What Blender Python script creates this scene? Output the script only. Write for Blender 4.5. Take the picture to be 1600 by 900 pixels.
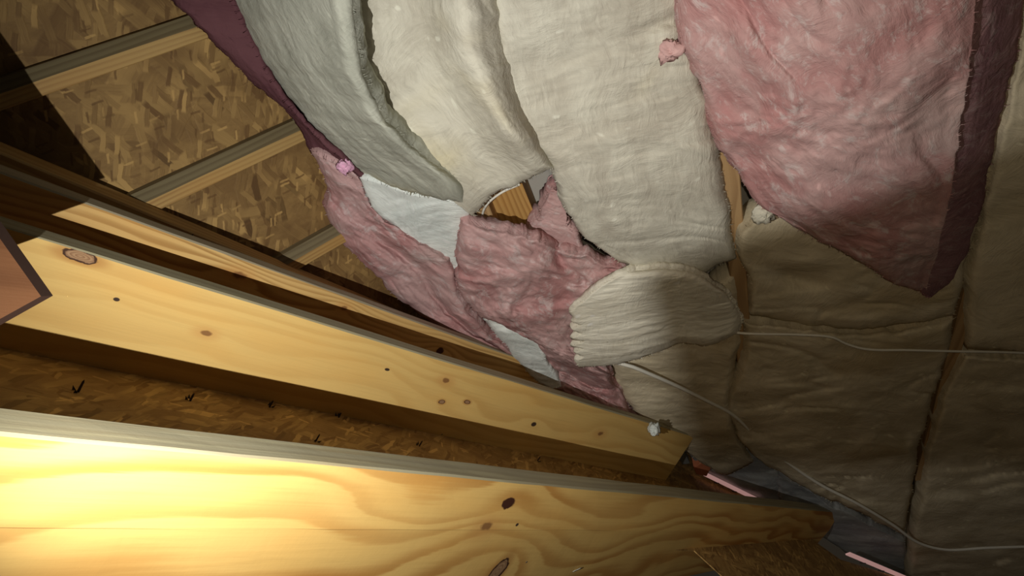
import bpy, bmesh, math
import numpy as np
from mathutils import Vector, Matrix

for o in list(bpy.data.objects): bpy.data.objects.remove(o)
SC = bpy.context.scene
COL = SC.collection

# ------------------------------------------------------------------ camera
# The attic was photographed with the phone turned over: the roof is at the
# bottom of the picture and the insulated attic floor at the top.
F = 1150.0
TH = math.atan2(.674, .738)
ST, CT = math.sin(TH), math.cos(TH)
CAM = Vector((0, 0, 1.485))
RX = Vector((-1, 0, 0)); UY = Vector((0, -ST, -CT)); FZ = Vector((0, CT, -ST))
def W(c): return CAM + RX*c[0] + UY*c[1] + FZ*c[2]
def Wd(c): return RX*c[0] + UY*c[1] + FZ*c[2]
cd = bpy.data.cameras.new('camera'); cam = bpy.data.objects.new('camera', cd); COL.objects.link(cam)
cd.sensor_width = 36; cd.lens = 36*F/1600; cd.clip_start = .01; cd.clip_end = 50
cam.matrix_world = Matrix(((RX.x, UY.x, -FZ.x, CAM.x), (RX.y, UY.y, -FZ.y, CAM.y), (RX.z, UY.z, -FZ.z, CAM.z), (0, 0, 0, 1)))
SC.camera = cam

# ------------------------------------------------------------------ light
SC.view_settings.view_transform = 'Standard'; SC.view_settings.look = 'None'
SC.view_settings.exposure = 0; SC.view_settings.gamma = 1
SC.view_settings.use_curve_mapping = False
wd = bpy.data.worlds.new('attic_air'); SC.world = wd; wd.use_nodes = True
wd.node_tree.nodes['Background'].inputs[0].default_value = (.62, .50, .36, 1)
wd.node_tree.nodes['Background'].inputs[1].default_value = .03
LC = (-.26, -.15, .313)                       # the flashlight, held left of the phone
LAIM = (.04, .16, 1.9)
ld = bpy.data.lights.new('flashlight_beam', 'SPOT'); lo = bpy.data.objects.new('flashlight_beam', ld); COL.objects.link(lo)
ld.energy = 62; ld.color = (1, .975, .92); ld.spot_size = math.radians(115); ld.spot_blend = 1.0
ld.shadow_soft_size = .001
lo.location = W(LC)
lo.rotation_euler = (W(LAIM)-W(LC)).to_track_quat('-Z', 'Y').to_euler()

pd = bpy.data.lights.new('added_fill', 'SPOT'); po = bpy.data.objects.new('added_fill', pd); COL.objects.link(po)
pd.energy = 20; pd.color = (1, .84, .60); pd.spot_size = math.radians(75); pd.spot_blend = 1.0; pd.shadow_soft_size = .012   # added warm fill for the shadowed right side, no real lamp
po.location = W((.05, .03, -.02)); po.rotation_euler = (W((.75, .12, 1.7))-W((.05, .03, -.02))).to_track_quat('-Z', 'Y').to_euler()

# ------------------------------------------------------------------ maths
def V(*a): return np.array(a, float)
def nrm(a): a = np.array(a, float); return a/np.linalg.norm(a)
def ray(px, py): return V((px-800)/F, (450-py)/F, 1.0)
def vp(px, py): return nrm(ray(px, py))
def fl(px, py, z):
    r = ray(px, py); dz = UY.z*r[1] + FZ.z*r[2]
    t = (z-CAM.z)/dz
    return W(r*t)
def on(px, py, n, k):                        # ray with plane n.P = k (camera axes)
    r = ray(px, py); return r*(k/np.dot(n, r))
def smooth(a, b, x):
    t = np.clip((x-a)/(b-a), 0, 1); return t*t*(3-2*t)
def _h(ix, iy, iz):
    n = (ix*374761393 + iy*668265263 + iz*2147483647) & 0xffffffff
    n = ((n ^ (n >> 13))*1274126177) & 0xffffffff
    n = (n ^ (n >> 16)) & 0xffffffff
    return n/4294967295.0
def noise(x, y, seed=0):
    x = np.asarray(x, float); y = np.asarray(y, float)
    ix = np.floor(x).astype(np.int64); iy = np.floor(y).astype(np.int64)
    fx = x-ix; fy = y-iy; fx = fx*fx*fx*(fx*(fx*6-15)+10); fy = fy*fy*fy*(fy*(fy*6-15)+10)
    s = seed*7919+13
    a = _h(ix, iy, s); b = _h(ix+1, iy, s); c = _h(ix, iy+1, s); d = _h(ix+1, iy+1, s)
    return (a*(1-fx)+b*fx)*(1-fy) + (c*(1-fx)+d*fx)*fy - .5
def fbm(x, y, seed=0, oct=4):
    t = 0; a = 1.0
    for i in range(oct):
        t = t + a*noise(x*2**i, y*2**i, seed+i*31); a *= .5
    return t

# ------------------------------------------------------------------ node helpers
class NT:
    def __init__(s, name, rough=.8, spec=.2):
        s.m = bpy.data.materials.new(name); s.m.use_nodes = True; s.t = s.m.node_tree
        s.b = s.t.nodes['Principled BSDF']; s.b.inputs['Roughness'].default_value = rough
        s.b.inputs['Specular IOR Level'].default_value = spec
    def n(s, ty, **kw):
        nd = s.t.nodes.new(ty)
        for k, v in kw.items(): setattr(nd, k, v)
        return nd
    def put(s, sock, v):
        if isinstance(v, bpy.types.NodeSocket): s.t.links.new(v, sock)
        elif isinstance(v, (tuple, list)) and len(v) == 3 and sock.type == 'RGBA': sock.default_value = (*v, 1)
        else: sock.default_value = v
    def M(s, op, a, b=0.0, c=0.0, clamp=False):
        nd = s.n('ShaderNodeMath', operation=op); nd.use_clamp = clamp
        s.put(nd.inputs[0], a); s.put(nd.inputs[1], b); s.put(nd.inputs[2], c); return nd.outputs[0]
    def mix(s, f, a, b, ty='MIX'):
        nd = s.n('ShaderNodeMix', data_type='RGBA', blend_type=ty)
        s.put(nd.inputs[0], f); s.put(nd.inputs[6], a); s.put(nd.inputs[7], b); return nd.outputs[2]
    def map(s, v, scale=(1, 1, 1), rot=(0, 0, 0), loc=(0, 0, 0)):
        nd = s.n('ShaderNodeMapping'); s.put(nd.inputs[0], v)
        nd.inputs['Scale'].default_value = scale; nd.inputs['Rotation'].default_value = rot; nd.inputs['Location'].default_value = loc
        return nd.outputs[0]
    def noise(s, v, scale=5, detail=4, rough=.5, dist=0):
        nd = s.n('ShaderNodeTexNoise'); s.put(nd.inputs['Vector'], v)
        nd.inputs['Scale'].default_value = scale; nd.inputs['Detail'].default_value = detail
        nd.inputs['Roughness'].default_value = rough; nd.inputs['Distortion'].default_value = dist
        return nd.outputs[0]
    def noisec(s, v, scale=5, detail=2):
        nd = s.n('ShaderNodeTexNoise'); s.put(nd.inputs['Vector'], v)
        nd.inputs['Scale'].default_value = scale; nd.inputs['Detail'].default_value = detail
        return nd.outputs[1]
    def step(s, v, a, b):
        nd = s.n('ShaderNodeMapRange', interpolation_type='SMOOTHSTEP'); s.put(nd.inputs[0], v)
        s.put(nd.inputs[1], a); s.put(nd.inputs[2], b); return nd.outputs[0]
    def vadd(s, a, b, op='ADD'):
        nd = s.n('ShaderNodeVectorMath', operation=op); s.put(nd.inputs[0], a); s.put(nd.inputs[1], b); return nd.outputs[0]
    def scale(s, a, k):
        nd = s.n('ShaderNodeVectorMath', operation='SCALE'); s.put(nd.inputs[0], a); nd.inputs[3].default_value = k; return nd.outputs[0]
    def xyz(s, v):
        nd = s.n('ShaderNodeSeparateXYZ'); s.put(nd.inputs[0], v); return nd.outputs
    def uv(s): return s.n('ShaderNodeTexCoord').outputs['UV']
    def ob(s): return s.n('ShaderNodeTexCoord').outputs['Object']
    def bump(s, h, dist, strength=1.0, prev=None):
        nd = s.n('ShaderNodeBump'); s.put(nd.inputs['Height'], h); nd.inputs['Distance'].default_value = dist
        nd.inputs['Strength'].default_value = strength
        if prev: s.t.links.new(prev, nd.inputs['Normal'])
        return nd.outputs[0]
    def out(s, col, nor=None):
        s.put(s.b.inputs['Base Color'], col)
        if nor: s.t.links.new(nor, s.b.inputs['Normal'])
        return s.m

def wood(name, light=(.72, .47, .17), dark=(.44, .22, .055), K=22, wob=.9, knots=(), seed=0, patch=.0, bow=0.0, contrast=.8, greyed=0.0):
    t = NT(name, .62, .3); uv = t.uv(); x = t.xyz(uv); u, v = x[0], x[1]
    # knots: (u, v, ru, rv, kind)
    g = t.M('MULTIPLY', v, K)
    n1 = t.noise(t.map(uv, (1.3, 5, 1), loc=(seed*3.1, seed, 0)), 1, 2, .5)
    g = t.M('ADD', g, t.M('MULTIPLY', n1, wob*6))
    dmin = None; cores = []
    for (ku, kv, ru, rv, kind) in knots:
        du = t.M('SUBTRACT', u, ku); dv = t.M('SUBTRACT', v, kv)
        a = t.M('DIVIDE', du, ru); b = t.M('DIVIDE', dv, rv)
        d2 = t.M('ADD', t.M('MULTIPLY', a, a), t.M('MULTIPLY', b, b))
        cores.append((t.M('SQRT', d2), kind))
        a2 = t.M('DIVIDE', du, ru*4.5); b2 = t.M('DIVIDE', dv, rv*2.6)
        q = t.M('ADD', t.M('MULTIPLY', a2, a2), t.M('MULTIPLY', b2, b2))
        ex = t.M('POWER', 2.718, t.M('MULTIPLY', q, -1))
        g = t.M('ADD', g, t.M('MULTIPLY', ex, K*rv*2.2))
    fine = t.noise(t.map(uv, (5, 170, 1), loc=(seed, 0, 0)), 1, 4, .6)
    g = t.M('ADD', g, t.M('MULTIPLY', fine, .32))
    fr = t.M('FRACT', g)
    band = t.M('MULTIPLY', t.step(fr, .25, .80), t.M('SUBTRACT', 1, t.step(fr, .86, 1.0)))
    amp = t.step(t.noise(t.map(uv, (1.5, 6, 1), loc=(9+seed, 2, 0)), 1, 2), .25, .7)
    f = t.M('MULTIPLY', band, t.M('MULTIPLY_ADD', amp, contrast*.7, contrast*.3))
    col = t.mix(f, light, dark)
    col = t.mix(t.M('MULTIPLY', t.step(fine, .45, .75), .22), col, tuple(c*.72 for c in light))
    bl = t.noise(t.map(uv, (3, 8, 1), loc=(seed, 7, 0)), 1, 3)
    col = t.mix(t.M('MULTIPLY', t.step(bl, .45, .8), .35), col, (light[0]*1.08, light[1]*.86, light[2]*.6))
    if greyed:
        gn = t.noise(t.map(uv, (2.2, 90, 1), loc=(seed, 3, 0)), 1, 4, .6)
        col = t.mix(t.M('MULTIPLY', t.step(gn, .3, .6), greyed), col, (.30, .27, .18))
    for d, kind in cores:
        wob2 = t.M('MULTIPLY_ADD', t.noise(t.map(uv, (60, 60, 1)), 1, 3), .9, -.45)
        dd = t.M('ADD', d, wob2)
        if kind == 'bark':          # open black-brown pocket
            col = t.mix(t.M('SUBTRACT', 1, t.step(dd, .75, 1.0)), col, (.055, .018, .010))
        elif kind == 'ring':        # knot with a black ring
            halo = t.M('SUBTRACT', 1, t.step(d, .9, 1.9))
            col = t.mix(t.M('MULTIPLY', halo, .65), col, (.42, .19, .05))
            col = t.mix(t.M('SUBTRACT', 1, t.step(dd, .92, 1.02)), col, (.06, .025, .012))
            rg = t.step(t.M('FRACT', t.M('MULTIPLY', d, 4)), .2, .8)
            col = t.mix(t.M('SUBTRACT', 1, t.step(dd, .70, .82)), col, t.mix(rg, (.38, .23, .12), (.26, .14, .07)))
        elif kind == 'tight':
            halo = t.M('SUBTRACT', 1, t.step(d, .8, 3.2))
            col = t.mix(t.M('MULTIPLY', halo, .45), col, (.55, .27, .08))
            col = t.mix(t.M('MULTIPLY', t.M('SUBTRACT', 1, t.step(dd, .5, 1.0)), .85), col, (.20, .085, .03))
        else:                       # pin
            col = t.mix(t.M('SUBTRACT', 1, t.step(d, .7, 1.0)), col, (.05, .03, .02))
    rub = t.noise(t.map(uv, (30, 30, 1)), 1, 5, .7)
    nn = t.bump(t.M('ADD', t.M('MULTIPLY', fine, .6), t.M('MULTIPLY', rub, .5)), .0012, .5)
    return t.out(col, nn)

def osb(name, light=(.50, .33, .13), dark=(.20, .105, .035), seed=0, ang=0.0, L=.085, Wd_=.022, spread=.9):
    t = NT(name, .7, .25); uv = t.uv()
    dis = t.scale(t.vadd(t.noisec(t.map(uv, (14, 14, 1)), 1, 2), (.5, .5, .5), 'SUBTRACT'), .014)
    dis = t.vadd(dis, t.scale(t.vadd(t.noisec(t.map(uv, (90, 90, 1)), 1, 2), (.5, .5, .5), 'SUBTRACT'), .003))
    base = t.vadd(uv, dis)
    col = t.mix(t.noise(t.map(uv, (30, 60, 1)), 1, 5, .7), dark, light); hgt = None
    for k in (0, 2, 4, 3, 1, 5):
        a = ang + spread*(.15, 1.25, -.7, .8, -1.3, .45)[k]
        sc = (1.7, .55, 1.0, .7, 1.3, .45)[k]
        p = t.map(base, (1/(L*sc), 1/(Wd_*sc), 1), (0, 0, 0), (k*3.7+seed, k*5.1, 0))
        r = t.n('ShaderNodeVectorRotate', rotation_type='Z_AXIS'); t.put(r.inputs['Vector'], base); r.inputs['Angle'].default_value = a
        p = t.map(r.outputs[0], (1/(L*sc), 1/(Wd_*sc), 1), (0, 0, 0), (k*3.7+seed, k*5.1, 0))
        vo = t.n('ShaderNodeTexVoronoi', feature='F1', distance='CHEBYCHEV'); t.put(vo.inputs['Vector'], p); vo.inputs['Scale'].default_value = 1
        vo.inputs['Randomness'].default_value = .75
        c = t.n('ShaderNodeSeparateColor'); t.put(c.inputs[0], vo.outputs['Color'])
        inside = t.M('SUBTRACT', 1, t.step(vo.outputs['Distance'], .30, .44))
        on_ = t.M('MULTIPLY', t.step(c.outputs[0], .42, .44), inside)
        tone = c.outputs[1]
        gr = t.noise(t.map(p, (1.2, 9, 1)), 1, 3)
        tt = t.M('ADD', t.M('MULTIPLY', tone, .65), t.M('MULTIPLY', gr, .5))
        fc = t.mix(t.step(tt, .1, 1.0), dark, light)
        fc = t.mix(t.step(c.outputs[2], .90, .93), fc, tuple(min(1, q*1.2) for q in light))
        fc = t.mix(t.M('MULTIPLY', t.step(c.outputs[2], .09, .05), .5 if k in (1, 3) else .12), fc, tuple(q*.45 for q in dark))
        col = t.mix(on_, col, fc)
        hh = t.M('MULTIPLY', on_, t.M('MULTIPLY_ADD', c.outputs[2], .6, .4))
        hgt = hh if hgt is None else t.M('MAXIMUM', hgt, hh)
    for k in range(2):          # thin pale slivers
        rr = t.n('ShaderNodeVectorRotate', rotation_type='Z_AXIS'); t.put(rr.inputs['Vector'], base); rr.inputs['Angle'].default_value = ang+(.7, -.5)[k]
        vo = t.n('ShaderNodeTexVoronoi', feature='F1', distance='CHEBYCHEV'); t.put(vo.inputs['Vector'], t.map(rr.outputs[0], (24, 120, 1), loc=(k*7, seed, 0))); vo.inputs['Scale'].default_value = 1
        c = t.n('ShaderNodeSeparateColor'); t.put(c.inputs[0], vo.outputs['Color'])
        fm_ = t.M('MULTIPLY', t.step(c.outputs[0], .80, .84), t.M('SUBTRACT', 1, t.step(vo.outputs['Distance'], .22, .32)))
        col = t.mix(t.M('MULTIPLY', fm_, .75), col, t.mix(t.step(c.outputs[1], .45, .55), tuple(min(1, q*1.35) for q in light), dark))
    col = t.mix(t.M('MULTIPLY', t.step(t.noise(t.map(uv, (5, 7, 1), loc=(seed, 0, 0)), 1, 3), .42, .62), .5), col, tuple(q*.9 for q in dark))
    nn = t.bump(hgt, .0016, .55)
    return t.out(col, nn)

def batt_mat(name, a, b, stain=None, seed=0, fibre=(9, 30, 9), rot=0.3, bumpd=.02, white=.0, warp=.2):
    t = NT(name, .95, .04); ob = t.ob()
    p = t.map(ob, (1, 1, 1), (0, 0, rot), (seed*1.7, seed*.9, 0))
    wp = t.vadd(p, t.scale(t.vadd(t.noisec(p, 3.2, 2), (.5, .5, .5), 'SUBTRACT'), warp))
    wp = t.vadd(wp, t.scale(t.vadd(t.noisec(p, 15, 2), (.5, .5, .5), 'SUBTRACT'), .035))
    soft = t.noise(wp, 7, 3, .5)
    fib = t.noise(t.map(wp, tuple(q*.7 for q in fibre)), 1, 5, .6)
    st1 = t.noise(t.map(wp, (16, 120, 50)), 1, 4, .65)
    st2 = t.noise(t.map(wp, (120, 20, 50), (0, 0, .5)), 1, 4, .65)
    st = t.mix(t.step(t.noise(wp, 9, 1), .42, .58), t.mix(1.0, st1, st1), st2)
    hair = t.noise(t.map(wp, (60, 420, 200)), 1, 3, .7)
    col = t.mix(t.step(t.M('ADD', t.M('MULTIPLY', soft, .6), t.M('MULTIPLY', fib, .4)), .38, .62), b, a)
    col = t.mix(t.M('MULTIPLY', t.step(st, .48, .72), .30), col, tuple(min(.9, q*1.22) for q in a))
    if white:
        wn = t.noise(t.map(wp, tuple(f*1.6 for f in fibre), loc=(4, 4, 4)), 1, 6, .75)
        col = t.mix(t.M('MULTIPLY', t.step(wn, .50, .66), white), col, (.60, .50, .49))
    vo = t.n('ShaderNodeTexVoronoi', feature='F1'); t.put(vo.inputs['Vector'], t.map(wp, (22, 40, 30))); vo.inputs['Scale'].default_value = 1
    vc = t.n('ShaderNodeSeparateColor'); t.put(vc.inputs[0], vo.outputs['Color'])
    fl2 = t.M('MULTIPLY', t.step(vc.outputs[0], .88, .90), t.M('SUBTRACT', 1, t.step(vo.outputs['Distance'], .12, .30)))
    col = t.mix(t.M('MULTIPLY', fl2, .5), col, tuple(min(.85, q*1.5) for q in a))
    if stain:
        sn = t.noise(t.map(wp, (2.6, 2.6, 2.6), loc=(8+seed, 2, 1)), 1, 3)
        col = t.mix(t.M('MULTIPLY', t.step(sn, .54, .72), .6), col, stain)
    col = t.mix(t.M('MULTIPLY', t.step(st, .46, .30), .25), col, tuple(c*.7 for c in b))
    n1 = t.bump(t.M('ADD', t.M('MULTIPLY', fib, .7), t.M('MULTIPLY', soft, .5)), bumpd*.55, .8)
    n2 = t.bump(st, .0035, .6, n1)
    n3 = t.bump(hair, .0012, .5, n2)
    return t.out(col, n3)

def plain(name, c, rough=.6, spec=.3, metal=0, nz=.25, sc=40):
    t = NT(name, rough, spec); t.b.inputs['Metallic'].default_value = metal
    n = t.noise(t.map(t.ob(), (1, 1, 1)), sc, 4)
    return t.out(t.mix(t.M('MULTIPLY', n, nz*2), c, tuple(q*.6 for q in c)), t.bump(n, .001, .3))

# ------------------------------------------------------------------ object helpers
def tag(o, label=None, cat=None, group=None, kind=None):
    if label: o['label'] = label
    if cat: o['category'] = cat
    if group: o['group'] = group
    if kind: o['kind'] = kind
    return o
def mesh_obj(name, verts, faces, mats, uvs=None, midx=None, smooth_=False, parent=None, origin=None, recalc=True):
    c = Vector(origin) if origin is not None else Vector(np.mean(np.array([tuple(v) for v in verts]), axis=0))
    me = bpy.data.meshes.new(name)
    me.from_pydata([tuple(Vector(v)-c) for v in verts], [], faces)
    for m in mats: me.materials.append(m)
    if midx: 
        for p, i in zip(me.polygons, midx): p.material_index = i
    if uvs:
        l = me.uv_layers.new(name='UVMap')
        k = 0
        for f, fu in zip(me.polygons, uvs):
            for q, li in enumerate(f.loop_indices): l.data[li].uv = fu[q]
    for p in me.polygons: p.use_smooth = smooth_
    if recalc:
        bm = bmesh.new(); bm.from_mesh(me); bmesh.ops.recalc_face_normals(bm, faces=bm.faces); bm.to_mesh(me); bm.free()
    me.update()
    o = bpy.data.objects.new(name, me); COL.objects.link(o)
    if parent is not None:
        o.parent = parent; o.location = c - parent.location
    else: o.location = c
    return o
def empty(name, loc):
    e = bpy.data.objects.new(name, None); COL.objects.link(e); e.location = loc; e.empty_display_size = .05; return e

def tube_geo(pts, rads, sides=10):
    pts = [Vector(p) for p in pts]; vs = []; fs = []
    up = Vector((0, 0, 1)); n = len(pts)
    for i, p in enumerate(pts):
        d = (pts[min(i+1, n-1)]-pts[max(i-1, 0)]).normalized()
        a = d.cross(up)
        if a.length < 1e-3: a = d.cross(Vector((1, 0, 0)))
        a.normalize(); b = d.cross(a).normalized()
        r = rads[i] if isinstance(rads, (list, tuple)) else rads
        for k in range(sides):
            t = 2*math.pi*k/sides; vs.append(p + a*math.cos(t)*r + b*math.sin(t)*r)
    for i in range(n-1):
        for k in range(sides):
            fs.append((i*sides+k, i*sides+(k+1) % sides, (i+1)*sides+(k+1) % sides, (i+1)*sides+k))
    fs.append(tuple(range(sides))); fs.append(tuple((n-1)*sides+k for k in range(sides)))
    return vs, fs
def catmull(P, n):
    P = np.array(P, float); m = len(P)
    if m == 2: 
        t = np.linspace(0, 1, n)[:, None]; return P[0]*(1-t)+P[1]*t
    seg = np.linalg.norm(np.diff(P, axis=0), axis=1); s = np.concatenate([[0], np.cumsum(seg)]); s /= s[-1]
    out = []
    for t in np.linspace(0, 1, n):
        i = min(max(np.searchsorted(s, t, side='right')-1, 0), m-2)
        h = s[i+1]-s[i]; f = (t-s[i])/h if h > 0 else 0
        def tan(j):
            if j == 0: return (P[1]-P[0])/(s[1]-s[0])
            if j == m-1: return (P[-1]-P[-2])/(s[-1]-s[-2])
            return .5*((P[j+1]-P[j])/(s[j+1]-s[j]) + (P[j]-P[j-1])/(s[j]-s[j-1]))
        a, b = tan(i)*h, tan(i+1)*h
        f2, f3 = f*f, f*f*f
        out.append((2*f3-3*f2+1)*P[i] + (f3-2*f2+f)*a + (-2*f3+3*f2)*P[i+1] + (f3-f2)*b)
    return np.array(out)

# batt: a thick fibrous blanket whose four borders are given as (px, py, height above the joist tops)
ZT = .15
def batt(name, top, bottom, left, right, mat, thick=.07, nu=110, nv=110, amp=.012, fr=7.0, jit=5.0, rnd=(.04, .04, .04, .04), hf=None, seed=0, parent=None, side=None, fibre=.0022, ani=(.7, 1.5), dirn=0.0, wisp=1.0, lump=.4):
    g = lambda L, n: catmull([(p[0], p[1], p[2] if len(p) > 2 else 0) for p in L], n)
    T, B = g(top, nu), g(bottom, nu); L, R = g(left, nv), g(right, nv)
    for E, k in ((T, 1), (B, 2), (L, 3), (R, 4)):          # ragged fibrous borders
        n = len(E); s = np.arange(n)*1.0
        w = np.sin(np.linspace(0, 1, n)*math.pi)**.3
        E[:, 0] += w*jit*(fbm(E[:, 0]/23+k, E[:, 1]/23, seed+k, 4)*1.1)
        E[:, 1] += w*jit*(fbm(E[:, 0]/23+k*9, E[:, 1]/23, seed+k+50, 4)*1.1)
    u = np.linspace(0, 1, nu)[None, :, None]; v = np.linspace(0, 1, nv)[:, None, None]
    c00, c10, c01, c11 = (T[0]+L[0])/2, (T[-1]+R[0])/2, (B[0]+L[-1])/2, (B[-1]+R[-1])/2
    S = (1-v)*T[None]+v*B[None]+(1-u)*L[:, None]+u*R[:, None] - ((1-u)*(1-v)*c00+u*(1-v)*c10+(1-u)*v*c01+u*v*c11)
    U = np.broadcast_to(u[..., 0], (nv, nu)); Vv = np.broadcast_to(v[..., 0], (nv, nu))
    px, py, h = S[..., 0], S[..., 1], S[..., 2].copy()
    def grid(hh):
        x = (px-800)/F; y = (450-py)/F
        dz = UY.z*y+FZ.z; t = (ZT+hh-CAM.z)/dz
        X = -x*t; Y = CAM.y+UY.y*y*t+FZ.y*t
        return X, Y
    X, Y = grid(h)
    # distance to borders in metres
    mu = np.median(np.hypot(X[:, -1]-X[:, 0], Y[:, -1]-Y[:, 0])); mv = np.median(np.hypot(X[-1]-X[0], Y[-1]-Y[0]))
    drop = 0
    for d, r in ((Vv*mv, rnd[0]), ((1-Vv)*mv, rnd[1]), (U*mu, rnd[2]), ((1-U)*mu, rnd[3])):
        if r <= 0: continue
        q = np.clip(1-d/r, 0, 1); dr = r*(1-np.sqrt(1-q*q*.98))*.8
        drop = np.maximum(drop, dr)
    if hf is not None: h = h + hf(U, Vv, px, py)
    h = h - np.minimum(drop, thick*.9)
    ca_, sa_ = math.cos(dirn), math.sin(dirn)
    XR = (X*ca_+Y*sa_)*ani[0]; YR = (-X*sa_+Y*ca_)*ani[1]
    wx = .12*fbm(X*3, Y*3, seed+60, 2); XR = XR+wx; YR = YR+.12*fbm(X*3+7, Y*3, seed+61, 2)
    N = fbm(XR*fr*.62, YR*fr*.62, seed, 2)
    fold = 1-np.minimum(np.abs(fbm(XR*fr*.55+3, YR*fr*.9, seed+90, 2))*5, 1)
    edge = np.minimum(np.minimum(U*mu, (1-U)*mu), np.minimum(Vv*mv, (1-Vv)*mv)); ew = smooth(0, .03, edge)*.75+.25
    cre = fold**2*smooth(-.05, .35, fbm(X*3.1, Y*3.1, seed+80, 2))
    lmp = fbm(XR*fr*1.9, YR*fr*1.9, seed+7, 3)
    h = h + ew*(amp*N*1.7 - amp*.75*cre + amp*lump*lmp + fibre*fbm(XR*30, YR*55, seed+3, 3))
    X, Y = grid(h)
    Z = ZT+h
    verts = []; faces = []; mi = []
    idx = lambda j, i: j*nu+i
    for j in range(nv):
        for i in range(nu): verts.append((X[j, i], Y[j, i], Z[j, i]))
    for j in range(nv-1):
        for i in range(nu-1): faces.append((idx(j, i), idx(j, i+1), idx(j+1, i+1), idx(j+1, i))); mi.append(0)
    ring = [(0, i) for i in range(nu-1)] + [(j, nu-1) for j in range(nv-1)] + [(nv-1, i) for i in range(nu-1, 0, -1)] + [(j, 0) for j in range(nv-1, 0, -1)]
    m = len(ring); RP = np.array([verts[idx(*r)] for r in ring]); cen = RP[:, :2].mean(0)
    tg = np.roll(RP[:, :2], -3, 0)-np.roll(RP[:, :2], 3, 0); nm = np.stack([tg[:, 1], -tg[:, 0]], 1); nm /= (np.linalg.norm(nm, axis=1)[:, None]+1e-9)
    area = .5*np.sum(RP[:, 0]*np.roll(RP[:, 1], -1)-np.roll(RP[:, 0], -1)*RP[:, 1])
    if area < 0: nm = -nm
    prev = [idx(*r) for r in ring]
    for (off, dn) in ((.006, .15), (.004, .5), (-.002, .82), (-.02, 1.0)):
        cur = []
        for k in range(m):
            jj = .010*float(noise(k*.11, dn*2.3, seed+5)) + .003*float(noise(k*.6, dn*7, seed+6))
            base = len(verts)
            zlow = max(RP[k, 2]-thick*dn, .004)
            verts.append((RP[k, 0]+nm[k, 0]*(off+jj), RP[k, 1]+nm[k, 1]*(off+jj), zlow)); cur.append(base)
        for k in range(m):
            faces.append((prev[k], prev[(k+1) % m], cur[(k+1) % m], cur[k])); mi.append(1 if side else 0)
        prev = cur
    cz = np.mean([verts[q][2] for q in prev]); verts.append((cen[0], cen[1], cz)); cc = len(verts)-1
    for k in range(m): faces.append((prev[k], prev[(k+1) % m], cc)); mi.append(1 if side else 0)
    # loose fibre wisps standing out of the torn borders
    rs = np.random.RandomState(seed+900)
    for k in range(0, m, 1):
        if rs.rand() > .5: continue
        p = Vector(RP[k]); nx = Vector((nm[k, 0], nm[k, 1], 0)); tx = Vector((-nm[k, 1], nm[k, 0], 0))
        p.z -= thick*.2*rs.rand()**2; p += nx*.002
        L_ = .002+.008*rs.rand()**2*wisp; dr = (nx+tx*rs.uniform(-1.3, 1.3)+Vector((0, 0, rs.uniform(-.5, .7)))).normalized()
        wv = dr.cross(Vector((0, 0, 1))).normalized()*(.0004+.0006*rs.rand()); b0 = len(verts); q1 = p+dr*L_*.55+Vector((0, 0, rs.uniform(-.003, .003))); q2 = p+dr*L_+tx*rs.uniform(-.003, .003)
        up_ = Vector((0, 0, .002))
        verts += [tuple(p-nx*.006-wv*1.5), tuple(p-nx*.006+wv*1.5), tuple(p-nx*.006+up_), tuple(q1-wv*.6), tuple(q1+wv*.6), tuple(q1+up_*.5), tuple(q2)]
        for f in ((0, 1, 4, 3), (1, 2, 5, 4), (2, 0, 3, 5), (3, 4, 6), (4, 5, 6), (5, 3, 6), (0, 2, 1)):
            faces.append(tuple(b0+i for i in f)); mi.append(0)
    o = mesh_obj(name, verts, faces, [mat]+([side] if side else []), midx=mi, smooth_=True, parent=parent)
    return o

# ------------------------------------------------------------------ roof frame directions (camera axes)
D = vp(1820, 905)
NR = nrm((.6, 1, -.396+.0+.0))               # placeholder, made perpendicular to D below
NR = V(.6, 1, 0); NR[2] = -(NR[0]*D[0]+NR[1]*D[1])/D[2]; NR = nrm(NR)
E = np.cross(D, NR)
if E[2] < 0: E = -E
KTOP = np.dot(ray(0, 350)*1.05, NR)          # plane of the rafters' inner edges
HB = .19
KDECK = KTOP-HB
DA = vp(1650, 832)
EA = E - DA*np.dot(E, DA); EA = nrm(EA)
NA = np.cross(EA, DA); NA = nrm(NA)
if np.dot(NA, NR) < 0: NA = -NA

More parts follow.
